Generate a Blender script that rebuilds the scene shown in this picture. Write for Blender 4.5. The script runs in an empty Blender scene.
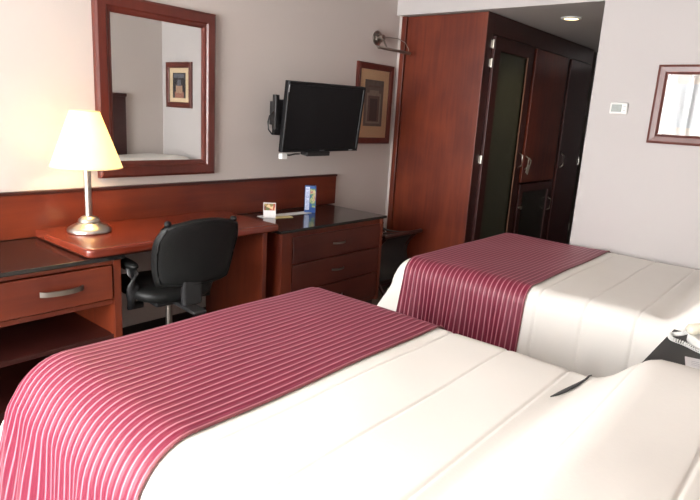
import bpy, bmesh, math, random
from mathutils import Vector, Matrix
random.seed(7)
S = bpy.context.scene
COL = S.collection

# ------------------------------------------------------------------ camera
cam_d = bpy.data.cameras.new('camera'); cam = bpy.data.objects.new('camera', cam_d); COL.objects.link(cam)
cam_d.sensor_width = 36.0; cam_d.lens = 583.05 / 700 * 36.0; cam_d.clip_start = 0.02
R = [[0.7603133632261877, 0.19121706404106084, -0.6207734080254104],
     [0.6467950487499755, -0.13484124292434368, 0.7506490552309613],
     [0.059831050569081556, -0.9722416744966963, -0.2261998491807246]]
cam.matrix_world = Matrix(((R[0][0], -R[0][1], -R[0][2], 3.306), (R[1][0], -R[1][1], -R[1][2], 0.0),
                           (R[2][0], -R[2][1], -R[2][2], 1.503), (0, 0, 0, 1)))
S.camera = cam

# ------------------------------------------------------------------ world, daylight, exposure
W = bpy.data.worlds.new('world'); S.world = W; W.use_nodes = True
bg = W.node_tree.nodes['Background']; bg.inputs[0].default_value = (0.80, 0.88, 1.0, 1); bg.inputs[1].default_value = 1.5
S.view_settings.view_transform = 'Standard'; S.view_settings.look = 'None'
S.view_settings.exposure = 0.62; S.view_settings.gamma = 1.0

def area(name, loc, rot, sx, sy, power, color):
    d = bpy.data.lights.new(name, 'AREA'); d.shape = 'RECTANGLE'; d.size = sx; d.size_y = sy; d.energy = power; d.color = color
    o = bpy.data.objects.new(name, d); COL.objects.link(o); o.location = loc; o.rotation_euler = rot
    return o
# daylight outside the window behind the camera, shining in through the sheers
area('window_daylight', (1.45, -2.0, 1.36), (math.radians(90), 0, 0), 2.6, 2.5, 440, (1.0, 0.985, 0.975))
S.cycles.max_bounces = 8
S.cycles.sample_clamp_indirect = 6.0

# ------------------------------------------------------------------ materials
MATS = {}
def new_mat(name):
    m = bpy.data.materials.new(name); m.use_nodes = True
    return m, m.node_tree.nodes, m.node_tree.links, m.node_tree.nodes['Principled BSDF']
def plain(name, col, rough=.6, metal=0, noise=0.0, nscale=20, bump=0.0, bscale=200, coat=0, emit=None, estr=0, spec=None):
    if name in MATS: return MATS[name]
    m, N, L, P = new_mat(name)
    P.inputs['Base Color'].default_value = (*col, 1); P.inputs['Roughness'].default_value = rough; P.inputs['Metallic'].default_value = metal
    P.inputs['Coat Weight'].default_value = coat
    if spec is not None: P.inputs['Specular IOR Level'].default_value = spec
    if emit: P.inputs['Emission Color'].default_value = (*emit, 1); P.inputs['Emission Strength'].default_value = estr
    tc = N.new('ShaderNodeTexCoord')
    if noise:
        t = N.new('ShaderNodeTexNoise'); t.inputs['Scale'].default_value = nscale; t.inputs['Detail'].default_value = 4
        L.new(tc.outputs['Object'], t.inputs['Vector'])
        r = N.new('ShaderNodeMapRange'); r.inputs['To Min'].default_value = 1 - noise; r.inputs['To Max'].default_value = 1 + noise
        L.new(t.outputs['Fac'], r.inputs['Value'])
        v = N.new('ShaderNodeVectorMath'); v.operation = 'SCALE'; v.inputs[0].default_value = col
        L.new(r.outputs[0], v.inputs['Scale']); L.new(v.outputs[0], P.inputs['Base Color'])
    if bump:
        t = N.new('ShaderNodeTexNoise'); t.inputs['Scale'].default_value = bscale; t.inputs['Detail'].default_value = 3
        L.new(tc.outputs['Object'], t.inputs['Vector'])
        b = N.new('ShaderNodeBump'); b.inputs['Strength'].default_value = bump; b.inputs['Distance'].default_value = .003
        L.new(t.outputs['Fac'], b.inputs['Height']); L.new(b.outputs[0], P.inputs['Normal'])
    MATS[name] = m
    return m
def wood(name, c1, c2, grain='z', rough=.36, coat=.08):
    m, N, L, P = new_mat(name)
    tc = N.new('ShaderNodeTexCoord'); mp = N.new('ShaderNodeMapping')
    sc = {'x': (1.2, 14, 14), 'y': (14, 1.2, 14), 'z': (14, 14, 1.2)}[grain]
    mp.inputs['Scale'].default_value = sc
    L.new(tc.outputs['Object'], mp.inputs['Vector'])
    t = N.new('ShaderNodeTexNoise'); t.inputs['Scale'].default_value = 1.6; t.inputs['Detail'].default_value = 6; t.inputs['Distortion'].default_value = .6
    L.new(mp.outputs[0], t.inputs['Vector'])
    t2 = N.new('ShaderNodeTexNoise'); t2.inputs['Scale'].default_value = 2.4; t2.inputs['Detail'].default_value = 2
    L.new(tc.outputs['Object'], t2.inputs['Vector'])
    mx = N.new('ShaderNodeMix'); mx.inputs[0].default_value = .6
    L.new(t.outputs['Fac'], mx.inputs[2]); L.new(t2.outputs['Fac'], mx.inputs[3])
    cr = N.new('ShaderNodeValToRGB'); cr.color_ramp.elements[0].position = .35; cr.color_ramp.elements[1].position = .68
    cr.color_ramp.elements[0].color = (*c1, 1); cr.color_ramp.elements[1].color = (*c2, 1)
    L.new(mx.outputs[0], cr.inputs[0]); L.new(cr.outputs[0], P.inputs['Base Color'])
    P.inputs['Roughness'].default_value = rough; P.inputs['Coat Weight'].default_value = coat; P.inputs['Coat Roughness'].default_value = .15
    return m
WD1, WD2 = (.082, .0115, .006), (.178, .032, .011)
wood_z = wood('cherry_wood_vertical', WD1, WD2, 'z')
wood_y = wood('cherry_wood_lengthwise', WD1, WD2, 'y')
wood_x = wood('cherry_wood_depthwise', WD1, WD2, 'x')
wood_top = wood('cherry_desk_top', (.12, .016, .008), (.20, .036, .015), 'y', rough=.25, coat=.25)
dresser_shaded_wood = wood('cherry_wood_shaded', (.055, .010, .007), (.105, .021, .012), 'y')  # same cherry, darkened to put the shade on the drawer fronts into the colour
wood_dark = wood('dark_mahogany', (.030, .006, .005), (.060, .013, .010), 'z')
wood_dark_y = wood('dark_mahogany_lengthwise', (.028, .006, .005), (.055, .012, .009), 'y')
frame_wood = wood('mahogany_frame', (.075, .012, .008), (.135, .026, .016), 'z', rough=.3)
frame_wood_red = wood('rosy_frame_wood', (.10, .030, .024), (.155, .052, .04), 'z', rough=.35)
wall_m = plain('wall_paint', (.555, .50, .468), .85, noise=.015, nscale=3, bump=.05, bscale=120)
wall_far_m = plain('wall_paint_pale', (.505, .478, .47), .85, noise=.015, nscale=3, bump=.05, bscale=120)
ceil_m = plain('ceiling_paint', (.50, .47, .44), .9, noise=.01, nscale=4)
floor_m = plain('carpet', (.13, .105, .09), .95, noise=.25, nscale=60, bump=.6, bscale=300)
black_m = plain('black_laminate', (.012, .010, .010), .16, noise=.15, nscale=40, coat=.3)
blackbase_m = plain('black_baseboard', (.015, .013, .012), .4)
nickel = plain('brushed_nickel', (.62, .59, .54), .28, 1)
nickel_dark = plain('dull_metal', (.32, .29, .26), .35, 1)
chrome = plain('chrome', (.8, .8, .8), .12, 1)
leather = plain('black_leather', (.005, .0055, .0055), .5, bump=.3, bscale=160, coat=0, spec=.3)
plastic = plain('black_plastic', (.013, .013, .014), .42)
gloss_black = plain('gloss_black_bezel', (.008, .008, .009), .45, spec=.2)
screen_m = plain('tv_screen', (.006, .006, .007), .45, spec=.25)
white_pl = plain('white_plastic', (.78, .78, .76), .4)
cream_pl = plain('cream_plastic', (.74, .69, .56), .38)
paper_m = plain('white_paper', (.80, .79, .80), .7)
yellow_paper = plain('cream_folder_paper', (.72, .58, .28), .6)
lcd_m = plain('grey_lcd', (.20, .23, .21), .3, noise=.3, nscale=40)
mat_board = plain('cream_mat_board', (.62, .43, .25), .8)
mat_board2 = plain('pale_mat_board', (.72, .56, .36), .8)
spread_m = plain('quilted_spread', (.80, .775, .73), .8, noise=.02, nscale=6, bump=.14, bscale=90)
linen_m = plain('white_linen', (.80, .79, .77), .8, bump=.2, bscale=60)
charcoal_m = plain('charcoal_fabric_and_tuck_shadow', (.05, .05, .052), .8)  # luggage rack cloth, also the shadow painted into the bedspread tuck

def mirror_mat():
    m, N, L, P = new_mat('mirror_silver'); P.inputs['Base Color'].default_value = (.86, .87, .86, 1)
    P.inputs['Metallic'].default_value = 1; P.inputs['Roughness'].default_value = .01; return m
mirror_m = mirror_mat()
def glass_mat(name, ior=1.5, tint=(1, 1, 1), rough=0.0):
    m, N, L, P = new_mat(name); N.remove(P)
    out = N['Material Output']; tr = N.new('ShaderNodeBsdfTransparent'); gl = N.new('ShaderNodeBsdfGlossy'); mx = N.new('ShaderNodeMixShader')
    lw = N.new('ShaderNodeLayerWeight'); lw.inputs[0].default_value = .5; pw = N.new('ShaderNodeMath'); pw.operation = 'POWER'; pw.inputs[1].default_value = 4
    L.new(lw.outputs['Facing'], pw.inputs[0]); fr = N.new('ShaderNodeMapRange'); r0 = ((ior - 1) / (ior + 1)) ** 2; fr.inputs['To Min'].default_value = r0; fr.inputs['To Max'].default_value = 1
    L.new(pw.outputs[0], fr.inputs['Value']); tr.inputs[0].default_value = (*tint, 1); gl.inputs['Roughness'].default_value = rough
    L.new(fr.outputs[0], mx.inputs[0]); L.new(tr.outputs[0], mx.inputs[1]); L.new(gl.outputs[0], mx.inputs[2]); L.new(mx.outputs[0], out.inputs[0])
    return m
pic_glass = glass_mat('picture_glass', 1.40)
win_glass = glass_mat('window_glass', 1.45)
def sheer_mat():
    m, N, L, P = new_mat('sheer_curtain'); N.remove(P)
    out = N['Material Output']; tr = N.new('ShaderNodeBsdfTransparent'); tl = N.new('ShaderNodeBsdfTranslucent'); df = N.new('ShaderNodeBsdfDiffuse')
    for n in (tl, df): n.inputs[0].default_value = (.9, .89, .87, 1)
    a = N.new('ShaderNodeMixShader'); b = N.new('ShaderNodeMixShader'); a.inputs[0].default_value = .3
    tc = N.new('ShaderNodeTexCoord'); mp = N.new('ShaderNodeMapping'); mp.inputs['Scale'].default_value = (9, 0, .05)
    nz = N.new('ShaderNodeTexNoise'); nz.inputs['Scale'].default_value = 1.0; nz.inputs['Detail'].default_value = 3
    mr = N.new('ShaderNodeMapRange'); mr.inputs['From Min'].default_value = .35; mr.inputs['From Max'].default_value = .65; mr.inputs['To Min'].default_value = .80; mr.inputs['To Max'].default_value = .25
    L.new(tc.outputs['Object'], mp.inputs['Vector']); L.new(mp.outputs[0], nz.inputs['Vector']); L.new(nz.outputs['Fac'], mr.inputs['Value']); L.new(mr.outputs[0], b.inputs[0])
    L.new(tl.outputs[0], a.inputs[1]); L.new(df.outputs[0], a.inputs[2]); L.new(tr.outputs[0], b.inputs[1]); L.new(a.outputs[0], b.inputs[2]); L.new(b.outputs[0], out.inputs[0])
    return m
sheer_m = sheer_mat()
def shade_mat():
    m, N, L, P = new_mat('lit_lamp_shade'); 
    P.inputs['Base Color'].default_value = (.85, .74, .50, 1); P.inputs['Roughness'].default_value = .8
    P.inputs['Emission Color'].default_value = (1.0, .74, .36, 1); P.inputs['Emission Strength'].default_value = .95
    out = N['Material Output']; tl = N.new('ShaderNodeBsdfTranslucent'); tl.inputs[0].default_value = (.95, .80, .52, 1)
    mx = N.new('ShaderNodeMixShader'); mx.inputs[0].default_value = .5
    L.new(P.outputs[0], mx.inputs[1]); L.new(tl.outputs[0], mx.inputs[2]); L.new(mx.outputs[0], out.inputs[0]); return m
shade_m = shade_mat()
def runner_mat():
    m, N, L, P = new_mat('striped_runner')
    tc = N.new('ShaderNodeTexCoord'); sp = N.new('ShaderNodeSeparateXYZ'); L.new(tc.outputs['UV'], sp.inputs[0])
    mul = N.new('ShaderNodeMath'); mul.operation = 'MULTIPLY'; mul.inputs[1].default_value = 1 / .0296; L.new(sp.outputs['X'], mul.inputs[0])
    fr = N.new('ShaderNodeMath'); fr.operation = 'FRACT'; L.new(mul.outputs[0], fr.inputs[0])
    cr = N.new('ShaderNodeValToRGB'); e = cr.color_ramp.elements
    base = (.165, .008, .031, 1); pale = (.45, .175, .215, 1)
    e[0].position = 0; e[0].color = base; e[1].position = 1; e[1].color = base
    for p, c in ((.36, base), (.45, pale), (.56, pale), (.66, base)):
        q = e.new(p); q.color = c
    L.new(fr.outputs[0], cr.inputs[0]); L.new(cr.outputs[0], P.inputs['Base Color'])
    P.inputs['Roughness'].default_value = .5; P.inputs['Sheen Weight'].default_value = .12; P.inputs['Sheen Roughness'].default_value = .4
    P.inputs['Sheen Tint'].default_value = (.9, .45, .55, 1)
    pp = N.new('ShaderNodeMath'); pp.operation = 'PINGPONG'; pp.inputs[1].default_value = .5; L.new(fr.outputs[0], pp.inputs[0])
    b = N.new('ShaderNodeBump'); b.inputs['Strength'].default_value = .7; b.inputs['Distance'].default_value = .006
    L.new(pp.outputs[0], b.inputs['Height']); L.new(b.outputs[0], P.inputs['Normal'])
    return m
runner_m = runner_mat()
hem_m = plain('runner_hem', (.22, .06, .07), .5)
frosted_m = plain('frosted_green_glass', (.050, .056, .040), .30, noise=.2, nscale=3)

# ------------------------------------------------------------------ mesh helpers
class MB:
    """collects shapes (in world coordinates) and links them as ONE mesh object"""
    def __init__(s): s.bm = bmesh.new()
    def box(s, x0, x1, y0, y1, z0, z1, M=None):
        vs = [s.bm.verts.new((x, y, z)) for x in (x0, x1) for y in (y0, y1) for z in (z0, z1)]
        for f in ((0, 1, 3, 2), (4, 6, 7, 5), (0, 4, 5, 1), (2, 3, 7, 6), (0, 2, 6, 4), (1, 5, 7, 3)):
            s.bm.faces.new([vs[i] for i in f])
        if M: bmesh.ops.transform(s.bm, matrix=M, verts=vs)
        return s
    def cyl(s, p0, p1, r0, r1=None, n=20):
        p0, p1 = Vector(p0), Vector(p1); r1 = r0 if r1 is None else r1; d = p1 - p0
        M = Matrix.Translation((p0 + p1) / 2) @ d.to_track_quat('Z', 'Y').to_matrix().to_4x4()
        bmesh.ops.create_cone(s.bm, cap_ends=True, segments=n, radius1=r0, radius2=r1, depth=d.length, matrix=M); return s
    def tube(s, pts, r, n=8):
        pts = [Vector(p) for p in pts]; rings = []
        up = Vector((0, 0, 1))
        for i, p in enumerate(pts):
            t = (pts[min(i + 1, len(pts) - 1)] - pts[max(i - 1, 0)]).normalized()
            a = t.cross(up)
            if a.length < 1e-3: a = t.cross(Vector((1, 0, 0)))
            a.normalize(); b = t.cross(a); rr = r[i] if isinstance(r, (list, tuple)) else r
            rings.append([s.bm.verts.new(p + (a * math.cos(k * 2 * math.pi / n) + b * math.sin(k * 2 * math.pi / n)) * rr) for k in range(n)])
            up = b if abs(b.dot(t)) < .9 else up
            up = t.cross(a) if False else Vector((0, 0, 1)) if abs(t.z) < .95 else Vector((1, 0, 0))
        for A, B in zip(rings, rings[1:]):
            for k in range(n): s.bm.faces.new((A[k], A[(k + 1) % n], B[(k + 1) % n], B[k]))
        s.bm.faces.new(rings[0]); s.bm.faces.new(rings[-1][::-1]); return s
    def lathe(s, prof, c=(0, 0, 0), n=40, cap=True):
        c = Vector(c); rings = []
        for r, z in prof: rings.append([s.bm.verts.new(c + Vector((r * math.cos(k * 2 * math.pi / n), r * math.sin(k * 2 * math.pi / n), z))) for k in range(n)])
        for A, B in zip(rings, rings[1:]):
            for k in range(n): s.bm.faces.new((A[k], A[(k + 1) % n], B[(k + 1) % n], B[k]))
        if cap: s.bm.faces.new(rings[0][::-1]); s.bm.faces.new(rings[-1])
        return s
    def grid(s, P, uv=None, thick=0):
        """P[i][j] points"""
        V = [[s.bm.verts.new(p) for p in row] for row in P]
        lay = s.bm.loops.layers.uv.verify() if uv else None
        for i in range(len(P) - 1):
            for j in range(len(P[0]) - 1):
                f = s.bm.faces.new((V[i][j], V[i + 1][j], V[i + 1][j + 1], V[i][j + 1]))
                if uv:
                    for lp, (a, b) in zip(f.loops, ((i, j), (i + 1, j), (i + 1, j + 1), (i, j + 1))): lp[lay].uv = uv[a][b]
        return s
    def ring(s, a0, a1, b0, b1, prof, fn):
        """mitred frame: prof = [(inset, depth)...] closed loop; fn(a, b, depth) -> point"""
        loops = []
        for ins, d in prof:
            loops.append([s.bm.verts.new(fn(a, b, d)) for a, b in ((a0 + ins, b0 + ins), (a1 - ins, b0 + ins), (a1 - ins, b1 - ins), (a0 + ins, b1 - ins))])
        for i in range(len(loops)):
            A, B = loops[i], loops[(i + 1) % len(loops)]
            for k in range(4): s.bm.faces.new((A[k], A[(k + 1) % 4], B[(k + 1) % 4], B[k]))
        return s
    def build(s, name, mat, parent=None, smooth=False, bevel=0, seg=2, local=False, solid=0, subsurf=0):
        if not local and parent is not None:
            off = parent.location.copy(); pp = parent.parent
            while pp: off += pp.location; pp = pp.parent
            bmesh.ops.translate(s.bm, verts=s.bm.verts[:], vec=-off)
        bmesh.ops.recalc_face_normals(s.bm, faces=s.bm.faces[:])
        me = bpy.data.meshes.new(name); s.bm.to_mesh(me); s.bm.free()
        me.materials.append(mat)
        o = bpy.data.objects.new(name, me); COL.objects.link(o)
        if parent is not None: o.parent = parent
        if smooth:
            for p in me.polygons: p.use_smooth = True
            if smooth == 'auto':
                me.set_sharp_from_angle(angle=math.radians(38))
        if solid:
            md = o.modifiers.new('thickness', 'SOLIDIFY'); md.thickness = solid; md.offset = -1
        if bevel:
            md = o.modifiers.new('bevel', 'BEVEL'); md.width = bevel; md.segments = seg; md.limit_method = 'ANGLE'; md.angle_limit = math.radians(40)
        if subsurf:
            md = o.modifiers.new('subsurf', 'SUBSURF'); md.levels = subsurf; md.render_levels = subsurf
        return o
def tag(o, label=None, cat=None, group=None, kind=None):
    if label: o['label'] = label
    if cat: o['category'] = cat
    if group: o['group'] = group
    if kind: o['kind'] = kind
    return o
def thing(name, label, cat, loc=(0, 0, 0), rz=0, group=None):
    o = bpy.data.objects.new(name, None); COL.objects.link(o); o.location = loc; o.rotation_euler = (0, 0, rz); o.empty_display_size = .1
    return tag(o, label, cat, group)
def struct(mb, name, mat, **k):
    return tag(mb.build(name, mat, **k), kind='structure')
def smooth01(t): t = max(0, min(1, t)); return t * t * (3 - 2 * t)

# ------------------------------------------------------------------ room shell
YF, XR, YB, ZC, ZH, YE = 4.453, 3.77, -1.6, 2.72, 2.383, 7.3
struct(MB().box(-.1, XR + .1, YB - .1, YF + .05, -.1, 0).box(-.1, 1.9, YF + .05, YE + .1, -.1, 0), 'floor', floor_m)
struct(MB().box(-.1, XR + .1, YB - .1, YF + .05, ZC, ZC + .1).box(-.1, 1.9, YF + .02, YE + .1, ZH, ZH + .1), 'ceiling', ceil_m)
struct(MB().box(-.1, 0, YB - .1, YE + .1, 0, ZC), 'wall_left', wall_m)
struct(MB().box(XR, XR + .1, YB - .1, YF + .1, 0, ZC), 'wall_right', wall_m)
struct(MB().box(1.80, XR, YF, YF + .1, 0, ZC).box(0, 1.80, YF, YF + .02, ZH, ZC), 'wall_far', wall_far_m)
struct(MB().box(1.80, 1.90, YF + .1, YE, 0, ZH), 'wall_hallway', wall_far_m)
struct(MB().box(0, 1.80, YE, YE + .1, 0, ZH), 'wall_hallway_end', wall_far_m)
# window wall behind the camera: opening x .2 .. 3.5, z .3 .. 2.65
struct(MB().box(-.1, .2, YB - .1, YB, 0, ZC).box(3.5, XR + .1, YB - .1, YB, 0, ZC).box(.2, 3.5, YB - .1, YB, 0, .3).box(.2, 3.5, YB - .1, YB, 2.65, ZC), 'wall_window', wall_m)
wf = MB().ring(.2, 3.5, .3, 2.65, [(0, 0), (.05, 0), (.05, .06), (0, .06)], lambda a, b, d: (a, YB - .02 - d, b))
for x in (1.3, 2.4): wf.box(x - .025, x + .025, YB - .08, YB - .02, .35, 2.60)
w1 = struct(wf, 'window_1', white_pl)
MB().box(.25, 3.45, YB - .055, YB - .05, .35, 2.6).build('window_pane', win_glass, w1)
struct(MB().box(0, .012, -1.6, 4.45, 0, .10), 'baseboard_left', blackbase_m, bevel=.003)
struct(MB().box(1.80, 3.76, YF - .012, YF, 0, .10), 'baseboard_far', blackbase_m, bevel=.003)
# sheer curtains
for k, (x0, x1) in enumerate(((.12, 1.82), (1.86, 3.56))):
    P = []
    for i in range(121):
        x = x0 + (x1 - x0) * i / 120; ph = x * 2 * math.pi / .17
        row = []
        for z in (.02, .6, 1.3, 2.0, 2.62): row.append((x, YB + .10 + .032 * math.sin(ph + .3 * math.sin(z * 2 + x)) + .012 * math.sin(ph * .37), z))
        P.append(row)
    o = MB().grid(P).build('sheer_curtain', sheer_m, smooth=True)
    tag(o, ('white sheer curtain on the desk half of the big window', 'white sheer curtain on the bed half of the big window')[k], 'curtain', 'sheer curtains')
P = []  # unseen opaque curtain, added to block window light from the pillow end
for i in range(101):
    x = 2.86 + .80 * i / 100
    P.append([(x, YB + .17 + .028 * math.sin(x * 2 * math.pi / .12 + .2 * math.sin(3 * z)), z) for z in (.02, .6, 1.3, 2.0, 2.62)])
o = MB().grid(P).build('added_shading_curtain', plain('beige_shading_drape', (.42, .33, .26), .85), smooth=True, solid=.006)
tag(o, 'unseen beige curtain added at the bed end of the window to shade the near bed', 'curtain')
cr = thing('curtain_rod', 'thin metal rod carrying the sheer curtains above the window', 'curtain rod', (1.84, YB + .10, 2.65))
MB().cyl((.05, YB + .1, 2.65), (3.70, YB + .1, 2.65), .012).build('rod', nickel, cr, smooth='auto')
for x in (.07, 1.84, 3.60): MB().box(x - .008, x + .008, YB, YB + .1, 2.642, 2.662).build('bracket', nickel, cr)

struct(MB().box(.0005, .034, 4.50, 4.53, 0, ZH), 'trim_2', wall_m)
# hall end door
d1 = struct(MB().box(.93, 1.72, YE - .045, YE - .005, .01, 2.12), 'door_1', wood_dark, bevel=.003)
struct(MB().box(.875, .93, YE - .06, YE, 0, 2.18).box(1.72, 1.78, YE - .06, YE, 0, 2.18).box(.93, 1.72, YE - .06, YE, 2.12, 2.18), 'trim_1', wood_dark, bevel=.003)
MB().cyl((1.64, YE - .045, 1.02), (1.64, YE - .10, 1.02), .011).cyl((1.64, YE - .095, 1.02), (1.52, YE - .095, 1.02), .009).build('door_handle', nickel, d1, smooth='auto')

# ------------------------------------------------------------------ built-in wardrobe along the hallway
wr = thing('wardrobe', 'tall built-in cherry wardrobe with glass door along the hallway', 'wardrobe', (.45, 4.5, 0))
XW = .878
MB().box(.093, XW, 4.500, 4.515, .0, 2.375).build('side_panel', wood_z, wr, bevel=.003)
MB().box(.037, .085, 4.484, 4.515, .001, 2.378).build('edge_stile', wood_z, wr, bevel=.003)
MB().box(.037, XW - .03, 4.515, 7.05, .001, 2.37).build('carcass', wood_dark, wr)
MB().box(XW - .03, XW, 4.515, 4.62, .0, 2.378).build('corner_post', wood_dark, wr, bevel=.002)
MB().box(XW - .03, XW, 4.62, 7.05, 2.215, 2.378).build('top_fascia', wood_dark_y, wr, bevel=.002)
MB().box(XW - .03, XW, 5.40, 5.47, .0, 2.215).box(XW - .03, XW, 6.28, 6.36, .0, 2.215).box(XW - .03, XW, 7.0, 7.05, .0, 2.215).build('post', wood_dark, wr, bevel=.002)
# glass door
da = MB().ring(4.63, 5.39, .04, 2.205, [(0, 0), (.11, 0), (.11, .035), (0, .035)], lambda a, b, d: (XW - .012 + d, a, b)).build('glass_door', wood_dark, wr, bevel=.003)
MB().box(XW - .004, XW + .004, 4.73, 5.29, .14, 2.10).build('frosted_pane', frosted_m, da)
MB().box(XW + .004, XW + .028, 5.280, 5.290, .14, 2.10).build('pane_bead', plain('tan_bead', (.20, .09, .05), .5), da)
MB().tube([(XW + .02, 5.36, 1.10), (XW + .055, 5.36, 1.12), (XW + .06, 5.36, 1.17), (XW + .055, 5.36, 1.22), (XW + .02, 5.36, 1.24)], .007).build('handle', nickel, da, smooth=True)
for z in (2.14, 1.99, 1.19, .35):
    MB().cyl((XW + .012, 4.618, z - .035), (XW + .012, 4.618, z + .035), .009, n=12).box(XW, XW + .004, 4.60, 4.62, z - .03, z + .03).build('hinge', nickel, da, smooth='auto')
# upper door and lower glass door
db = MB().box(XW - .01, XW + .022, 5.475, 6.275, .95, 2.205).build('upper_door', wood_z, wr, bevel=.003)
MB().tube([(XW + .02, 5.52, 1.08), (XW + .05, 5.52, 1.10), (XW + .05, 5.52, 1.19), (XW + .02, 5.52, 1.21)], .006).build('handle', nickel, db, smooth=True)
dc = MB().ring(5.475, 6.275, .04, .93, [(0, 0), (.08, 0), (.08, .03), (0, .03)], lambda a, b, d: (XW - .01 + d, a, b)).build('lower_door', wood_dark, wr, bevel=.003)
MB().box(XW - .004, XW + .004, 5.55, 6.20, .11, .86).build('frosted_pane', plain('dark_green_glass', (.018, .024, .020), .2), dc)
MB().tube([(XW + .02, 6.22, .62), (XW + .055, 6.22, .64), (XW + .055, 6.22, .74), (XW + .02, 6.22, .76)], .007).build('handle', nickel, dc, smooth=True)
MB().cyl((XW + .02, 5.51, .70), (XW + .045, 5.51, .70), .012, .016, 14).build('knob', nickel, dc, smooth='auto')
dd = MB().box(XW - .01, XW + .022, 6.37, 6.99, .04, 2.205).build('hall_door', wood_dark, wr, bevel=.003)
MB().tube([(XW + .02, 6.43, 1.07), (XW + .06, 6.43, 1.10), (XW + .06, 6.43, 1.20), (XW + .02, 6.43, 1.23)], .008).build('handle', nickel, dd, smooth=True)
for z in (1.13, .35): MB().cyl((XW + .03, 6.985, z - .04), (XW + .03, 6.985, z + .04), .009, n=12).build('hinge', nickel, dd, smooth='auto')
# white tag hanging from the glass door handle
tg = MB().box(-.0015, .0015, -.035, .035, -.11, -.02, None)
tg.box(-.0015, .0015, -.035, -.022, -.02, .03).box(-.0015, .0015, .022, .035, -.02, .03).box(-.0015, .0015, -.035, .035, .03, .042)
o = tg.build('door_hanger_tag', plain('grey_card', (.42, .41, .38), .6), local=True)
o.location = (XW + .064, 5.52, 1.145); o.rotation_euler = (math.radians(-24), 0, math.radians(4))
tag(o, 'small pale card hanging from a wardrobe handle just beyond the glass door', 'door tag')

# recessed downlight
dl = thing('ceiling_downlight', 'round recessed spotlight glowing in the hallway ceiling', 'ceiling light', (1.35, 5.03, ZH))
MB().lathe([(.058, -.001), (.082, -.001), (.082, -.008), (.058, -.012)], (1.35, 5.03, ZH), cap=False).build('trim_ring', white_pl, dl, smooth='auto')
MB().lathe([(.057, -.0045), (.057, -.0085)], (1.35, 5.03, ZH)).build('bulb_face', plain('lit_bulb', (1, .9, .7), emit=(1, .74, .36), estr=3.2), dl)
sd = bpy.data.lights.new('downlight_beam', 'SPOT'); sd.energy = 14; sd.color = (1, .76, .50); sd.spot_size = math.radians(120); sd.spot_blend = .8; sd.shadow_soft_size = .05
so = bpy.data.objects.new('downlight_beam', sd); COL.objects.link(so); so.location = (0, 0, -.03); so.parent = dl

# ------------------------------------------------------------------ desk wall furniture
bb = thing('desk_backboard', 'long cherry backboard with dark cap running along the wall behind the desk', 'wall panel', (0, 1.4, .75))
MB().box(.001, .022, -.9, 3.73, .752, .985).build('panel', wood_y, bb, bevel=.002)
MB().box(.001, .030, -.9, 3.735, .985, 1.003).build('cap', wood_dark_y, bb, bevel=.003)

def bar_handle(y0, y1, z, x, parent, r=.012, bow=.03):
    P = []; n = 10
    m = MB()
    rows = []
    for i in range(n + 1):
        t = i / n; y = y0 + (y1 - y0) * t; d = x + bow * math.sin(math.pi * t) ** .6 if 0 < t < 1 else x - .001
        rows.append([(d, y, z - r), (d + .006, y, z - r), (d + .006, y, z + r), (d, y, z + r), (d, y, z - r)])
    m.grid(rows)
    return m.build('handle', nickel_dark, parent, smooth='auto')

# left cabinet (one drawer, open shelf below)
lc = thing('drawer_cabinet', 'cherry cabinet with one drawer above an open shelf, left of the desk chair', 'cabinet', (.3, .9, 0))
MB().box(.015, .612, 1.412, 1.452, 0, .7275).build('side_panel', wood_z, lc, bevel=.002)
MB().box(.015, .612, -.40, -.36, 0, .7275).build('side_panel', wood_z, lc, bevel=.002)
MB().box(.003, .015, -.40, 1.452, 0, .7275).build('back_panel', wood_y, lc)
MB().box(.02, .602, -.36, 1.412, .495, .52).box(.567, .607, -.36, 1.412, .705, .727).box(.577, .612, .50, .54, .52, .705).build('rail', wood_y, lc, bevel=.002)
MB().box(.02, .597, -.36, 1.412, .305, .33).build('shelf', wood_dark_y, lc, bevel=.003)
MB().box(.02, .55, -.36, 1.412, .0, .06).build('plinth', wood_dark_y, lc)
for y0, y1 in ((.545, 1.403), (-.355, .495)):
    dr = MB().box(.599, .619, y0, y1, .527, .700).build('drawer', wood_y, lc, bevel=.004)
    c = (y0 + y1) / 2 + .178
    bar_handle(c - .10, c + .10, .617, .619, dr)
o = MB().box(.001, .628, -.42, 1.468, .728, .7495).build('cabinet_counter', black_m, bevel=.003)
tag(o, 'glossy black counter top on the cabinet left of the desk', 'counter')

# desk
dk = thing('writing_desk', 'cherry writing desk with rounded edges between two black topped cabinets', 'desk', (.33, 1.9, 0))
slab = MB(); x1 = .636; ya, yb = 1.276, 2.515; rc = .05; pts = [(.024, ya), (.024, yb), (x1, yb)]
for k in range(9):
    a = math.radians(0 - 90 * k / 8); pts.append((x1 - rc + rc * math.cos(a), ya + rc + rc * math.sin(a)))
vb = [slab.bm.verts.new((x, y, .7505)) for x, y in pts]; vt = [slab.bm.verts.new((x, y, .798)) for x, y in pts]
slab.bm.faces.new(vb); slab.bm.faces.new(vt)
for i in range(len(pts)): j = (i + 1) % len(pts); slab.bm.faces.new((vb[i], vb[j], vt[j], vt[i]))
slab.build('desk_top', wood_top, dk, bevel=.016, seg=4, smooth='auto')
MB().box(.014, .605, 2.405, 2.440, 0, .7495).build('side_panel', wood_z, dk, bevel=.003)
MB().box(.30, .32, 1.475, 2.385, .66, .7495).build('apron', wood_y, dk, bevel=.002)

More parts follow.
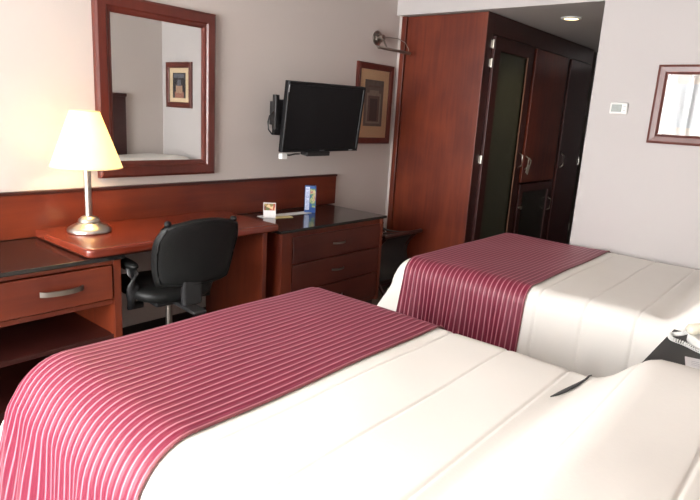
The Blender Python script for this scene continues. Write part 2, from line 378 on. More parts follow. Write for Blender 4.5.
# dresser
ds = thing('dresser', 'cherry chest of three drawers below the television, under a black top', 'dresser', (.3, 3.05, 0))
MB().box(.015, .612, 2.545, 3.625, .07, .7295).build('body', wood_z, ds, bevel=.003)
MB().box(.015, .59, 2.56, 3.60, 0, .07).build('plinth', wood_dark_y, ds)
MB().box(.612, .630, 2.545, 2.640, .07, .7295).build('front_stile', wood_z, ds, bevel=.003)
MB().box(.612, .630, 3.595, 3.625, .07, .7295).build('front_stile', wood_z, ds, bevel=.003)
for z0, z1 in ((.512, .690), (.312, .500), (.105, .300)):
    dr = MB().box(.613, .632, 2.650, 3.585, z0, z1).build('drawer', dresser_shaded_wood, ds, bevel=.004)
    bar_handle(3.04, 3.17, (z0 + z1) / 2 + .004, .632, dr, r=.007, bow=.022)
o = MB().box(.001, .640, 2.518, 3.655, .730, .7495).build('dresser_counter', black_m, bevel=.003)
tag(o, 'glossy black counter top on the chest of drawers', 'counter')

# ------------------------------------------------------------------ luggage rack in the corner
lr = thing('luggage_rack', 'dark folding luggage rack in the corner beside the dresser', 'luggage rack', (.28, 4.08, 0))
for y in (3.86, 4.30):
    MB().cyl((.06, y, .012), (.50, y, .52), .016, n=12).build('leg', wood_dark, lr, smooth='auto')
    MB().cyl((.50, y + .03, .012), (.06, y + .03, .52), .016, n=12).build('leg', wood_dark, lr, smooth='auto')
for p, q, rr in (((.50, 3.82, .525), (.50, 4.38, .525), .017), ((.06, 3.82, .525), (.06, 4.38, .525), .017), ((.12, 3.86, .08), (.12, 4.30, .08), .012), ((.44, 3.88, .08), (.44, 4.33, .08), .012)): MB().cyl(p, q, rr, n=12).build('rail', wood_dark, lr, smooth='auto')
for y in (3.95, 4.08, 4.21):
    P = [[(.06 + .44 * i / 10, yy, .54 - .035 * math.sin(math.pi * i / 10)) for yy in (y - .028, y + .028)] for i in range(11)]
    MB().grid(P).build('strap', charcoal_m, lr, smooth=True, solid=.004)
P = [[(.485 - .10 * math.sin(math.pi * i / 8), 3.84 + .5 * j / 6, .52 - .38 * i / 8) for j in range(7)] for i in range(9)]
MB().grid(P).build('backing_flap', charcoal_m, lr, smooth=True, solid=.004)

# ------------------------------------------------------------------ mirror
mr = thing('wall_mirror', 'large rectangular mirror in a wide mahogany frame above the desk lamp', 'mirror', (0, 2.04, 1.054))
fnx = lambda x0: (lambda a, b, d: (x0 + d, a, b))
MB().ring(1.655, 2.462, 1.056, 2.075, [(0, .0), (0, .030), (.014, .040), (.062, .040), (.070, .030), (.085, .028), (.096, .020), (.096, .0)], fnx(.001)).build('frame', frame_wood, mr)
MB().box(.004, .014, 1.73, 2.385, 1.13, 1.99).build('mirror_glass', mirror_m, mr)

# ------------------------------------------------------------------ pictures
def picture(name, label, plane, base, a0, a1, b0, b1, wf, wm, fm, mm, art, group=None):
    """plane 'x': on left wall at x=base facing +x; plane 'y': on far wall at y=base facing -y"""
    fn = (lambda a, b, d: (base + d, a, b)) if plane == 'x' else (lambda a, b, d: (a, base - d, b))
    def slab(A0, A1, B0, B1, d0, d1):
        p, q = fn(A0, B0, d0), fn(A1, B1, d1)
        return MB().box(min(p[0], q[0]), max(p[0], q[0]), min(p[1], q[1]), max(p[1], q[1]), p[2], q[2])
    t = thing(name, label, 'picture', fn((a0 + a1) / 2, b0, 0), 0, group)
    MB().ring(a0, a1, b0, b1, [(0, 0), (0, .02), (wf * .25, .028), (wf * .75, .024), (wf, .014), (wf, 0)], fn).build('frame', fm, t)
    slab(a0 + wf * .8, a1 - wf * .8, b0 + wf * .8, b1 - wf * .8, .002, .006).build('mat_board', mm, t)
    u0, u1, v0, v1 = a0 + wf + wm[0], a1 - wf - wm[0], b0 + wf + wm[1], b1 - wf - wm[2]
    pr = slab(u0, u1, v0, v1, .006, .0068).build('print', art[0], t)
    z = .0068
    for (p0, p1, q0, q1, m) in art[1:]:
        slab(u0 + (u1 - u0) * p0, u0 + (u1 - u0) * p1, v0 + (v1 - v0) * q0, v0 + (v1 - v0) * q1, z, z + .0004).build('printed_shape', m, pr); z += .0004
    slab(a0 + wf * .8, a1 - wf * .8, b0 + wf * .8, b1 - wf * .8, .0105, .0120).build('glass', pic_glass, t)
    return t
g1 = plain('print_grey', (.13, .115, .095), .7, noise=.35, nscale=30); g2 = plain('print_light_grey', (.25, .22, .18), .7, noise=.3, nscale=40)
g3 = plain('print_dark', (.045, .04, .04), .7, noise=.3, nscale=30); g4 = plain('print_mid', (.11, .085, .07), .7, noise=.3, nscale=25)
picture('framed_picture', 'brown framed print of a grey stone doorway behind the television', 'x', .001, 3.935, 4.445, 1.260, 1.945, .052, (.07, .10, .085), frame_wood, mat_board,
        [g1, (.12, .88, .06, .72, g2), (.2, .8, .1, .66, g4), (.30, .70, .12, .60, g3), (.25, .75, .70, .78, g2), (.2, .8, .84, .88, g4)])
a1 = plain('print_night', (.018, .017, .022), .7, noise=.3, nscale=20); a2 = plain('print_rose', (.32, .13, .09), .7, noise=.4, nscale=40)
a3 = plain('print_skin', (.42, .26, .17), .7, noise=.3, nscale=40); a4 = plain('print_blue_grey', (.10, .11, .14), .7, noise=.3, nscale=30)
picture('framed_picture', 'dark framed print with a rosy figure on the far wall, seen in the mirror', 'y', YF - .001, 3.10, 3.66, 1.455, 2.015, .07, (.07, .05, .06), frame_wood, mat_board2,
        [a1, (.15, .85, .0, .25, a2), (.25, .75, .2, .5, a3), (.35, .65, .48, .72, a4), (.1, .9, .80, .95, a4)])
picture('framed_picture', 'rosy wood framed picture with window glare, right of the thermostat', 'y', YF - .001, 2.222, 2.86, 1.436, 1.950, .062, (.06, .05, .06), frame_wood_red, plain('pale_print', (.24, .20, .16), .8),
        [plain('print_pale_grey', (.16, .17, .18), .8, noise=.25, nscale=8)])

# thermostat
th = thing('thermostat', 'small white thermostat with grey screen on the far wall', 'thermostat', (2.005, YF, 1.655))
MB().box(1.945, 2.065, YF - .024, YF - .001, 1.617, 1.697).build('case', white_pl, th, bevel=.010, seg=3)
MB().box(1.958, 2.028, YF - .0255, YF - .022, 1.632, 1.684).build('display', lcd_m, th, bevel=.001)
MB().box(2.037, 2.054, YF - .027, YF - .022, 1.665, 1.676).box(2.037, 2.054, YF - .027, YF - .022, 1.638, 1.649).build('button', plain('grey_plastic', (.5, .5, .49), .5), th, bevel=.001)

# ------------------------------------------------------------------ swing rail high on the wall next to the wardrobe
sr = thing('wall_rail', 'dull metal swing-out rail with round wall plate beside the wardrobe top', 'wall rail', (0, 4.185, 2.158))
def disc(x0, x1, r, m=None): return (m or MB()).cyl((x0, 4.185, 2.158), (x1, 4.185, 2.158), r, n=28)
disc(.001, .012, .062).build('wall_plate', nickel_dark, sr, smooth='auto', bevel=.003)
disc(.012, .035, .042, disc(.035, .075, .026)).build('socket', nickel_dark, sr, smooth='auto', bevel=.003)
MB().cyl((.10, 4.096, 2.072), (.205, 4.412, 2.052), .013, n=14).build('rail_arm', nickel_dark, sr, smooth='auto')
MB().lathe([(.001, -.014), (.012, -.010), (.015, 0), (.012, .010), (.001, .014)], (.10, 4.096, 2.072), 16).build('end_knob', nickel_dark, sr, smooth=True)
MB().tube([(.07, 4.19, 2.158), (.10, 4.23, 2.165), (.14, 4.30, 2.165), (.17, 4.37, 2.14), (.19, 4.40, 2.09), (.195, 4.40, 2.06)], .0035).cyl((.075, 4.18, 2.15), (.125, 4.17, 2.075), .008, n=10).build('support_wire', nickel_dark, sr, smooth='auto')

# ------------------------------------------------------------------ television
tv = thing('television', 'black flat screen television on a wall bracket above the dresser', 'television', (.315, 3.236, 1.463))
tv.rotation_euler = (0, 0, 0)
yaw = math.atan2(-.055, .76); tilt = math.radians(7.5)
tv.rotation_euler = Matrix.Rotation(yaw, 3, 'Z').to_4x4().to_3x3().to_euler()
rot = Matrix.Rotation(yaw, 4, 'Z') @ Matrix.Rotation(tilt, 4, 'Y') @ Matrix.Rotation(math.radians(.9), 4, 'X')
tv.rotation_euler = rot.to_euler()
w, h = .382, .246
MB().ring(-w, w, -h, h, [(0, -.03), (0, .004), (.004, .010), (.020, .010), (.024, .004), (.024, -.03)], lambda a, b, d: (d, a, b)).build('bezel', gloss_black, tv, local=True)
MB().box(-.03, .0035, -w + .02, w - .02, -h + .02, h - .02).build('screen', screen_m, tv, local=True)
MB().box(-.075, -.03, -w + .05, w - .05, -h + .05, h - .06).build('back_housing', plastic, tv, local=True, bevel=.015)
MB().box(.0095, .0112, -.025, .025, -h + .007, -h + .013).build('brand_plate', plain('dull_logo', (.10, .10, .11), .4), tv, local=True)
for q in ((w - .10, w - .06, -h + .008, -h + .012), (-w + .004, -w + .008, h - .075, h - .025)): MB().box(.0095, .0112, *q).build('indicator', plain('silver_print', (.55, .56, .58), .4), tv, local=True)
MB().box(-.07, .006, -.14, .09, -h - .034, -h - .002).build('speaker_bar', plastic, tv, local=True, bevel=.004)
# bracket and wall box are fixed to the same mount
bk = thing('television_bracket', 'black metal wall bracket holding the television', 'bracket', (0, 3.13, 1.45))
MB().box(.001, .025, 3.00, 3.26, 1.32, 1.58).build('wall_plate', plastic, bk, bevel=.003)
MB().cyl((.02, 3.10, 1.45), (.16, 3.02, 1.45), .018).cyl((.16, 3.02, 1.45), (.20, 3.12, 1.45), .018).cyl((.16, 3.02, 1.41), (.16, 3.02, 1.49), .024).build('arm', plastic, bk, smooth='auto')
rb = thing('receiver_box', 'slim black receiver box clipped behind the left side of the television with a looping cable', 'receiver', (.2, 2.84, 1.42))
MB().box(.205, .240, 2.812, 2.848, 1.372, 1.605).build('case', plastic, rb, bevel=.004)
MB().box(.17, .205, 2.82, 2.90, 1.40, 1.56).build('clip', plastic, rb, bevel=.004)
MB().box(.215, .255, 2.875, 2.925, 1.165, 1.205).build('adapter', white_pl, rb, bevel=.004)
MB().tube([(.22, 2.82, 1.49), (.22, 2.805, 1.485), (.22, 2.778, 1.46), (.22, 2.765, 1.42), (.22, 2.770, 1.37), (.22, 2.80, 1.340), (.22, 2.82, 1.335), (.22, 2.83, 1.375)], .006).build('power_cable', plastic, rb, smooth=True)
MB().tube([(.22, 2.90, 1.20), (.235, 2.96, 1.19), (.245, 3.01, 1.20), (.25, 3.05, 1.200)], .006).build('power_cable', plastic, rb, smooth=True)

# ------------------------------------------------------------------ table lamp
LX, LY, LZ = .232, 1.482, .7984
lp = thing('table_lamp', 'lit table lamp with cream cone shade and brushed metal base on the desk', 'lamp', (LX, LY, LZ))
MB().lathe([(.108, 0), (.113, .006), (.112, .014), (.104, .024), (.085, .036), (.066, .044), (.060, .050)], (LX, LY, LZ)).build('base', nickel, lp, smooth='auto')
MB().lathe([(.052, .048), (.056, .058), (.052, .070), (.038, .082), (.020, .088)], (LX, LY, LZ)).build('collar', nickel, lp, smooth='auto')
MB().cyl((LX, LY, LZ + .086), (LX, LY, LZ + .40), .0185, n=24).build('pole', nickel, lp, smooth='auto')
MB().cyl((LX, LY, LZ + .40), (LX, LY, LZ + .445), .018, .016, n=20).build('socket', nickel_dark, lp, smooth='auto')
MB().lathe([(.012, .44), (.024, .46), (.031, .49), (.026, .52), (.008, .535)], (LX, LY, LZ), 20).build('bulb', plain('bulb_glow', (1, .9, .7), emit=(1, .78, .45), estr=25), lp, smooth=True)
zb, zt = .350, .640
MB().lathe([(.180, zb), (.178, zb), (.071, zt), (.073, zt), (.180, zb)], (LX, LY, LZ), 56, cap=False).build('lamp_shade', shade_m, lp, smooth='auto')
for rr, zz in ((.179, zb), (.072, zt)):
    ring = MB(); ring.tube([(LX + rr * math.cos(a * math.pi / 24), LY + rr * math.sin(a * math.pi / 24), LZ + zz) for a in range(49)], .0028, 6)
    ring.build('shade_trim', plain('shade_trim_cream', (.75, .60, .36), .7), lp, smooth=True)
pl = bpy.data.lights.new('lamp_light', 'POINT'); pl.energy = 11; pl.color = (1, .66, .32); pl.shadow_soft_size = .04
po = bpy.data.objects.new('lamp_light', pl); COL.objects.link(po); po.location = (0, 0, .50); po.parent = lp

# ------------------------------------------------------------------ things on the desk
o = thing('photo_card', 'small white tent card with a colourful photo standing on the desk', 'card', (.222, 2.800, .75), math.radians(48))
def tent(w, h, d, mat, parent, name):
    P = [[(-w / 2 + w * i, y, z) for (y, z) in ((-d, 0), (0, h), (d, 0))] for i in (0, 1)]
    return MB().grid(P).build(name, mat, parent, local=True, solid=.0015)
tent(.088, .105, .025, paper_m, o, 'card_sheet')
ang = math.atan2(.105, .025)
def photo_mat():
    m, N, L, P = new_mat('card_photo'); tc = N.new('ShaderNodeTexCoord'); v = N.new('ShaderNodeTexVoronoi'); v.inputs['Scale'].default_value = 45
    L.new(tc.outputs['Object'], v.inputs['Vector']); cr = N.new('ShaderNodeValToRGB'); e = cr.color_ramp.elements
    e[0].color = (.10, .03, .02, 1); e[1].color = (.7, .55, .35, 1)
    for p, c in ((.3, (.45, .08, .05, 1)), (.5, (.12, .14, .04, 1)), (.7, (.6, .35, .12, 1))):
        q = e.new(p); q.color = c
    sp = N.new('ShaderNodeSeparateColor'); L.new(v.outputs['Color'], sp.inputs[0]); L.new(sp.outputs[0], cr.inputs[0]); L.new(cr.outputs[0], P.inputs['Base Color']); return m
P = [[(-.040 + .080 * i, -.025 * (1 - t) - .0025, .105 * t) for t in (.50, .95)] for i in (0, 1)]
MB().grid(P).build('card_photo', photo_mat(), o, local=True, solid=-.0006)

def flat(name, label, cat, cx, cy, z, w, l, rz, mat, t=.002, parent=None):
    o = MB().box(-w / 2, w / 2, -l / 2, l / 2, 0, t).build(name, mat, local=True); o.location = (cx, cy, z); o.rotation_euler = (0, 0, rz)
    return tag(o, label, cat)
flat('folder', 'long white paper folder lying flat on the counter beside the blue carton', 'folder', .200, 2.975, .7498, .075, .46, math.radians(-4), paper_m, .003)
flat('leaflet', 'small gold and cream leaflet lying in front of the white folder', 'leaflet', .270, 2.885, .7498, .06, .14, math.radians(-14), yellow_paper, .004)
# blue carton with white vertical lettering band
cb = thing('blue_carton', 'tall narrow blue carton with white lettering standing on the counter', 'carton', (.215, 3.22, .7498), math.radians(50))
blue = plain('carton_blue', (.03, .09, .30), .4)
MB().box(-.042, .042, -.022, .022, 0, .205).build('box', blue, cb, local=True, bevel=.001)
wh = MB().box(-.040, -.008, -.0230, -.0222, .022, .198)
wh.build('white_band', plain('carton_white', (.62, .68, .85), .5), cb, local=True)
lt = MB()
for k, z in enumerate([.032 + .0205 * i for i in range(8)]):   # column of block letters, turned on end
    x0, x1, y0, y1 = -.034, -.014, -.0238, -.0231
    st = .0032
    sh = 'EHOTELIN'[k]
    lt.box(x0, x1, y0, y1, z, z + st)
    if sh in 'EOTN': lt.box(x0, x0 + st, y0, y1, z, z + .014)
    if sh in 'EHOI': lt.box(x1 - st, x1, y0, y1, z, z + .014)
    if sh in 'EHOLN': lt.box(x0, x1, y0, y1, z + .0115, z + .0145)
lt.build('lettering', plain('carton_print_blue', (.16, .24, .52), .5), cb, local=True)
def carton_pic():
    m, N, L, P = new_mat('carton_picture'); tc = N.new('ShaderNodeTexCoord'); v = N.new('ShaderNodeTexNoise'); v.inputs['Scale'].default_value = 22
    L.new(tc.outputs['Object'], v.inputs['Vector']); cr = N.new('ShaderNodeValToRGB'); e = cr.color_ramp.elements
    e[0].position = .35; e[0].color = (.03, .10, .32, 1); e[1].position = .68; e[1].color = (.03, .09, .30, 1)
    for p, c in ((.46, (.10, .25, .12, 1)), (.53, (.55, .50, .25, 1)), (.60, (.35, .10, .12, 1))):
        q = e.new(p); q.color = c
    L.new(v.outputs[0], cr.inputs[0]); L.new(cr.outputs[0], P.inputs['Base Color']); return m
MB().box(-.004, .038, -.0230, -.0222, .04, .185).build('picture_panel', carton_pic(), cb, local=True)

# ------------------------------------------------------------------ office chair (front faces local -x)
ch = thing('office_chair', 'black leather office chair with armrests pushed under the desk', 'chair', (.600, 1.732, 0), math.radians(-6))
def pad(cx, cy, cz, ax, ay, az, e=3.2, nu=28, nv=14, fn=None):
    """superellipsoid cushion"""
    P = []
    sg = lambda v, p: math.copysign(abs(v) ** p, v)
    for i in range(nv + 1):
        la = -math.pi / 2 + math.pi * i / nv; row = []
        for j in range(nu + 1):
            lo = 2 * math.pi * j / nu
            x = sg(math.cos(la), .45) * sg(math.cos(lo), 2 / e); y = sg(math.cos(la), .45) * sg(math.sin(lo), 2 / e); z = sg(math.sin(la), .8)
            p = Vector((x * ax, y * ay, z * az))
            if fn: p = fn(p, x, y, z)
            row.append(p + Vector((cx, cy, cz)))
        P.append(row)
    return MB().grid(P)
def seatfn(p, x, y, z):
    p.z += -.035 * max(0, -x - .35) ** 2 * 2 + .018 * abs(y) ** 2
    return p
m = pad(-.085, 0, .515, .265, .235, .048, fn=seatfn); bmesh.ops.remove_doubles(m.bm, verts=m.bm.verts[:], dist=.0005)
m.build('seat', leather, ch, local=True, smooth=True)
MB().box(-.18, .10, -.12, .12, .45, .475).build('seat_pan', plastic, ch, local=True, bevel=.01)
def backpt(u, v, d):
    """u -1..1 across, v 0..1 up, d thickness offset"""
    wdt = .218 + .016 * smooth01(v * 1.3) - .010 * smooth01((v - .7) / .3)
    y = u * wdt
    x = .305 + .10 * v - .055 * (u * u) - .03 * math.sin(v * math.pi) * .6
    z = .610 + .360 * v - .018 * u * u * v + .006 * math.cos(u * 3.1) * v
    return Vector((x + d, y, z))
def back_grid(inset, thick):
    P = []; n = 26; mq = 20
    for i in range(n + 1):
        row = []
        for j in range(mq + 1):
            a, b = -1 + 2 * i / n, -1 + 2 * j / mq
            # squircle mapping for rounded corners
            uu = a * math.sqrt(1 - .17 * b * b * abs(b)); vv = b * math.sqrt(1 - .17 * a * a * abs(a))
            edge = max(abs(a), abs(b)); d = thick * (1 - edge ** 6) ** .5 if edge < 1 else 0
            row.append(backpt(uu * (1 - inset), .5 + .5 * vv * (1 - inset), d))
        P.append(row)
    return P
m = MB(); m.grid(back_grid(0, .030)); m.grid(back_grid(0, -.045)); bmesh.ops.remove_doubles(m.bm, verts=m.bm.verts[:], dist=.0005)
br = m.build('backrest', leather, ch, local=True, smooth=True)
loop = []
for sgn_i in range(64):
    t = sgn_i / 64 * 8
    k = int(t) ; f = t - k
    e = (sgn_i % 64) / 16; side = int(e); q = -1 + 2 * (e - side)
    a, b = ((q, 1), (1, -q), (-q, -1), (-1, q))[side]
    uu = a * math.sqrt(1 - .17 * b * b * abs(b)); vv = b * math.sqrt(1 - .17 * a * a * abs(a))
    loop.append(backpt(uu * .93, .5 + .5 * vv * .93, .021))
loop.append(loop[0].copy())
MB().tube(loop, .004, 6).build('piping', leather, br, local=True, smooth=True)
MB().box(.29, .33, -.085, .02, .515, .65).box(.02, .345, -.04, .04, .462, .485).build('back_bracket', plastic, ch, local=True, bevel=.012)
for s in (-1, 1):
    yy = s * .222
    path = [(.02, s * .16, .46), (.02, yy, .46), (.03, yy, .52), (.06, yy, .58), (.06, yy, .64), (.02, yy, .672), (-.08, yy, .668), (-.15, yy, .655)]
    ar = MB().tube(path, [.020, .026, .028, .028, .028, .026, .024, .02], 12).build('armrest', plastic, ch, local=True, smooth=True)
    m = pad(-.05, yy, .685, .145, .030, .017, fn=lambda p, x, y, z: p + Vector((0, 0, -.02 * max(0, -x) ** 2)))
    m.build('arm_pad', leather, ar, local=True, smooth=True)
    c = backpt(s * .80, .985, -.012)
    MB().lathe([(.001, -.016), (.014, -.012), (.018, 0), (.014, .012), (.001, .017)], c, 14).build('trim_knob', gloss_black, br, local=True, smooth=True)
MB().cyl((0, 0, .10), (0, 0, .26), .028, n=20).cyl((0, 0, .26), (0, 0, .452), .018, n=20).build('gas_column', nickel_dark, ch, local=True, smooth='auto')
MB().cyl((0, 0, .075), (0, 0, .125), .045, .038, n=20).build('hub', plastic, ch, local=True, smooth='auto')
for k in range(5):
    a = math.radians(18 + 72 * k); c, s_ = math.cos(a), math.sin(a)
    lg = MB().tube([(c * .03, s_ * .03, .105), (c * .16, s_ * .16, .092), (c * .29, s_ * .29, .068)], [.026, .021, .015], 8).build('base_leg', plastic, ch, local=True, smooth=True)
    px, py = c * .285, s_ * .285
    MB().cyl((px - s_ * .022, py + c * .022, .029), (px - s_ * .006, py + c * .006, .029), .028, n=18).cyl((px + s_ * .006, py - c * .006, .029), (px + s_ * .022, py - c * .022, .029), .028, n=18).cyl((px, py, .03), (px, py, .07), .008, n=10).build('caster', plastic, lg, local=True, smooth='auto')

# ------------------------------------------------------------------ beds
SEAMS = (2.19, 2.435, 2.68, 2.93, 3.18, 3.43)
def bed(y0, y1, ztop, mound_h, mx0, names, foot=1.24, head=3.70, rN=.15, rF=.13, seed=0, flareN=.10, edge=.62):
    """y0 near side face, y1 far side face; returns surface function"""
    rnd = random.Random(seed)
    rT = .12
    def drop(s, r):
        """s = arc length outward from the start of the rounding -> (outward, down)"""
        if s <= 0: return s, 0.0
        L = r * math.pi / 2
        if s < L: a = s / r; return r * math.sin(a), r * (1 - math.cos(a))
        return r, r + (s - L)
    def surf(sx, sy, off=0.0):
        """sx: arc coordinate along x (foot negative beyond start), sy likewise: metres measured on the cloth"""
        xs, ya, yb_ = foot + rT, y0 + rN, y1 - rF
        ox, dx = drop(xs - sx, rT)
        if sx < xs: x = xs - ox
        else: x = sx
        if sy < ya:
            oy, dy = drop(ya - sy, rN); y = ya - oy; side = -1
        elif sy > yb_:
            oy, dy = drop(sy - yb_, rF); y = yb_ + oy; side = 1
        else: y = sy; dy = 0; side = 0; oy = 0
        z = ztop - dx - dy
        # pillow mound under the spread
        m = smooth01((x - mx0) / .25) * (1 - .12 * smooth01((x - 3.15) / .55))
        yc = (y0 + y1) / 2; hw = (y1 - y0) / 2
        ed = (1 - min(1, max(0, (abs(y - yc) / hw - edge) / (1.03 - edge))) ** 2.4)
        m *= max(0, ed) * (1 + .04 * math.sin(y * 7 + seed))
        z += mound_h * m
        # tuck just before the mound
        z -= .016 * math.exp(-((x - mx0 + .01) / .035) ** 2) * (1 if side == 0 else .3)
        # quilting seams
        for q in SEAMS:
            dq = abs(x - q)
            if dq < .06: z -= .0045 * math.exp(-(dq / .005) ** 2); 
            if side and dq < .04: y -= side * .006 * math.exp(-(dq / .010) ** 2)
        # gentle puffiness and ripples
        z += .003 * math.sin(x * 9 + seed) * math.sin(y * 8 + seed * 2)
        dd = max(0, dy - .10)
        if side == -1: y -= flareN * dd * .9 + .010 * math.sin(x * 17 + seed) * min(1, dd * 4) + .006 * math.sin(x * 41) * min(1, dd * 5)
        if side == 1: y += .01 * dd
        if side == -1:
            ck = smooth01((1.80 - x) / .5) if foot > 1.29 else smooth01((1.37 - x) / .12)
            x -= .34 * dd * ck; y += .006 * math.sin(x * 45) * ck * min(1, dd * 5)
        df = max(0, dx - .08)
        if df > 0: x -= .06 * df + .010 * math.sin(sy * 15) * min(1, df * 4)
        if dd > 0 and dx > 0: k = min(1, dx / .12); y -= (.30 * dd * k) * (1 if side == -1 else -1); x -= .18 * dd * k
        return Vector((x, y, max(z, .03)))
    def ofs(sx, sy, off):
        p = surf(sx, sy)
        e = .004
        a = surf(sx + e, sy) - surf(sx - e, sy); b = surf(sx, sy + e) - surf(sx, sy - e)
        n = a.cross(b)
        if n.length > 1e-9: n.normalize()
        else: n = Vector((0, 0, 1))
        return p + n * off
    return surf, ofs
def samples(a, b, step, extra=()):
    n = max(1, int(round((b - a) / step))); L = [a + (b - a) * i / n for i in range(n + 1)]
    for q in extra:
        L += [q + d for d in (-.016, -.010, -.006, -.003, 0, .003, .006, .010, .016) if a < q + d < b]
    return sorted(set(round(v, 5) for v in L))
def make_bed(y0, y1, labels, seed, mound=.155, mx0=2.70, ztop=.65, drapeN=.50, ra=1.335, **kw):
    surf, ofs = bed(y0, y1, ztop, mound, mx0, labels, seed=seed, **kw)
    yc = (y0 + y1) / 2
    rN, rF, rT = kw.get('rN', .15), kw.get('rF', .13), .12; foot, head = kw.get('foot', 1.24), 3.70
    b = thing('bed', labels[0], 'bed', (2.45, yc, 0), 0, 'double beds')
    MB().box(foot + .12, 3.66, y0 + .09, y1 - .09, .06, .30).build('bed_base', wood_dark_y, b, bevel=.01)
    m = MB().box(foot + .10, 3.68, y0 + .07, y1 - .07, .30, ztop - .07).build('mattress', linen_m, b, bevel=.04, seg=4)
    for xx in (foot + .25, 3.5):
        for yy in (y0 + .2, y1 - .2): MB().cyl((xx, yy, 0), (xx, yy, .06), .03, n=16).build('leg', plastic, b, smooth='auto')
    mf = MB(); mf.box(3.04, 3.62, y0 + .18, y1 - .18, ztop - .05, ztop + mound * .45)
    o = mf.build('pillow', linen_m, bevel=.045, seg=4); tag(o, labels[3], 'pillow', 'pillows under the bedspreads')
    # bedspread
    arcN = rN * math.pi / 2 + drapeN - rN; sx0 = foot + rT - (rT * math.pi / 2 + .44); sy0 = y0 + rN - (rN * math.pi / 2 + drapeN); sy1 = y1 - rF + (rF * math.pi / 2 + .46)
    X = samples(sx0, head, .03, SEAMS); Y = samples(sy0, sy1, .028)
    o = MB().grid([[surf(x, y) for y in Y] for x in X]).build('bedspread', spread_m, smooth=True, solid=.008)
    tag(o, labels[1], 'bedspread', 'bedspreads')
    # runner
    rb_ = 2.12
    X = samples(ra, rb_, .0131); Y = samples(sy0 + .03, sy1 - .04, .025)
    P, U = [], []
    for x in X:
        row, ur = [], []
        for y in Y:
            row.append(ofs(x, y, .009)); ur.append((x - ra, y))
        P.append(row); U.append(ur)
    m = MB(); m.grid(P, uv=U)
    o = m.build('bed_runner', runner_m, smooth=True, solid=.004); tag(o, labels[2], 'bed runner', 'bed runners')
    he = MB(); he.tube([ofs(rb_ + .003, y, .008) for y in Y], .0045, 6); he.build('hem', hem_m, o, smooth=True)
    return b, ofs
bedA, ofsA = make_bed(.66, 2.118, ('near bed, closest to the camera, its spread touching the bottom of the picture',
    'cream quilted bedspread on the near bed', 'crimson and pink striped runner across the foot of the near bed',
    'pillow bulging under the bedspread of the near bed'), 1, rN=.17, rF=.09, drapeN=.52, mound=.172, edge=.66, foot=1.302, mx0=2.74, ra=1.33)
bedB, ofsB = make_bed(2.93, 4.41, ('far bed, beside the wall with the thermostat',
    'cream quilted bedspread on the far bed', 'crimson and pink striped runner across the foot of the far bed',
    'pillow bulging under the bedspread of the far bed'), 4, rN=.10, rF=.085, drapeN=.50, mx0=2.78, mound=.22, edge=.80)

# dark strip painting in the shadow of the tuck in front of the near pillow
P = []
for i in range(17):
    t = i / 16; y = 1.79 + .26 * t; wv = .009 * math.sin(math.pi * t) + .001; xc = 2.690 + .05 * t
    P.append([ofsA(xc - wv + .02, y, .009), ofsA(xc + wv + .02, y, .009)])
o = MB().grid(P).build('tuck_shadow', charcoal_m, smooth=True, solid=.003)
tag(o, 'narrow dark strip painted in as the shadow in the tuck before the near pillow', 'painted shadow')

# headboard on the right wall, between the beds (seen in the mirror)
hb = thing('headboard', 'tall dark headboard panel on the bedside wall, seen in the mirror', 'headboard', (3.74, 2.3, 0))
MB().box(3.715, 3.768, .5, 3.90, .25, 1.55).build('panel', wood_dark_y, hb, bevel=.004)
MB().box(3.705, 3.768, .49, 3.91, 1.55, 1.59).build('cap', wood_dark_y, hb, bevel=.004)

# nightstand
ns = thing('nightstand', 'black topped nightstand standing between the two beds', 'nightstand', (3.25, 2.5, 0))
MB().box(2.85, 3.69, 2.16, 2.885, .615, .645).build('top', plain('matt_black_top', (.012, .011, .011), .5), ns, bevel=.003)
MB().box(2.90, 3.69, 2.19, 2.85, .05, .615).build('body', wood_dark, ns, bevel=.003)
MB().box(2.94, 3.69, 2.20, 2.82, 0, .05).build('plinth', plastic, ns)
dr = MB().box(2.885, 2.90, 2.19, 2.83, .42, .60).build('drawer', wood_dark_y, ns, bevel=.003)
MB().cyl((2.885, 2.51, .51), (2.868, 2.51, .51), .012, n=14).build('knob', nickel, dr, smooth='auto')

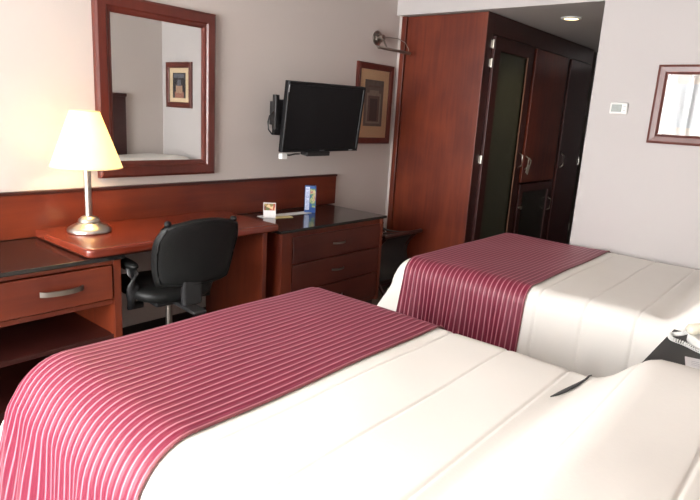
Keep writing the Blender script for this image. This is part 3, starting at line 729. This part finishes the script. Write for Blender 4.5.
# telephone
ph = thing('telephone', 'cream desk telephone with coiled cord on the nightstand', 'telephone', (3.035, 2.765, .6457), math.radians(33))
MB().box(-.105, .115, -.075, .045, 0, .042).build('phone_base', white_pl, ph, local=True, bevel=.012, seg=3)
kp = MB()
for i in range(4):
    for j in range(3): kp.box(-.05 + .024 * i, -.034 + .024 * i, -.068 + .021 * j, -.053 + .021 * j, .041, .046)
kp.build('keypad', plain('grey_keys', (.35, .34, .32), .5), ph, local=True, bevel=.001)
hs = MB().tube([(-.112, .022, .052), (-.100, .022, .062), (-.070, .022, .071), (0, .022, .075), (.070, .022, .071), (.100, .022, .062), (.112, .022, .052)], [.018, .026, .021, .018, .021, .026, .018], 14)
hs.build('handset', cream_pl, ph, local=True, smooth=True)
cp = []
path = [Vector(p) for p in ((2.935, 2.735, .70), (2.905, 2.76, .672), (2.878, 2.775, .657), (2.860, 2.755, .656), (2.880, 2.700, .656), (2.935, 2.675, .656), (2.99, 2.635, .656), (3.05, 2.605, .656), (3.14, 2.60, .656), (3.19, 2.66, .656), (3.17, 2.72, .664))]
N = 750
def cat(t):
    s = t * (len(path) - 1); i = min(int(s), len(path) - 2); f = s - i
    p0, p1, p2, p3 = path[max(i - 1, 0)], path[i], path[i + 1], path[min(i + 2, len(path) - 1)]
    return .5 * ((2 * p1) + (-p0 + p2) * f + (2 * p0 - 5 * p1 + 4 * p2 - p3) * f * f + (-p0 + 3 * p1 - 3 * p2 + p3) * f ** 3)
for i in range(N + 1):
    t = i / N; c = cat(t); tn = (cat(min(1, t + .002)) - cat(max(0, t - .002))).normalized()
    a = tn.cross(Vector((0, 0, 1))).normalized(); b_ = tn.cross(a); an = t * 2 * math.pi * 60
    cp.append(c + (a * math.cos(an) + b_ * math.sin(an)) * .0078)
cm = MB().tube(cp, .0023, 5)
bmesh.ops.transform(cm.bm, verts=cm.bm.verts[:], matrix=(Matrix.Translation(ph.location) @ Matrix.Rotation(math.radians(33), 4, 'Z')).inverted())
cm.build('coiled_cord', white_pl, ph, smooth=True, local=True)
o = flat('note_card', 'white printed card lying on the nightstand before the telephone', 'card', 3.035, 2.505, .6455, .13, .11, math.radians(12), paper_m, .002)
pr = MB()
for k in range(3): pr.box(-.045, -.045 + (.05, .035, .06)[k], -.03 + .02 * k, -.026 + .02 * k, .002, .0023)
pr.build('print_lines', plain('grey_ink', (.45, .44, .5), .7), o, local=True)
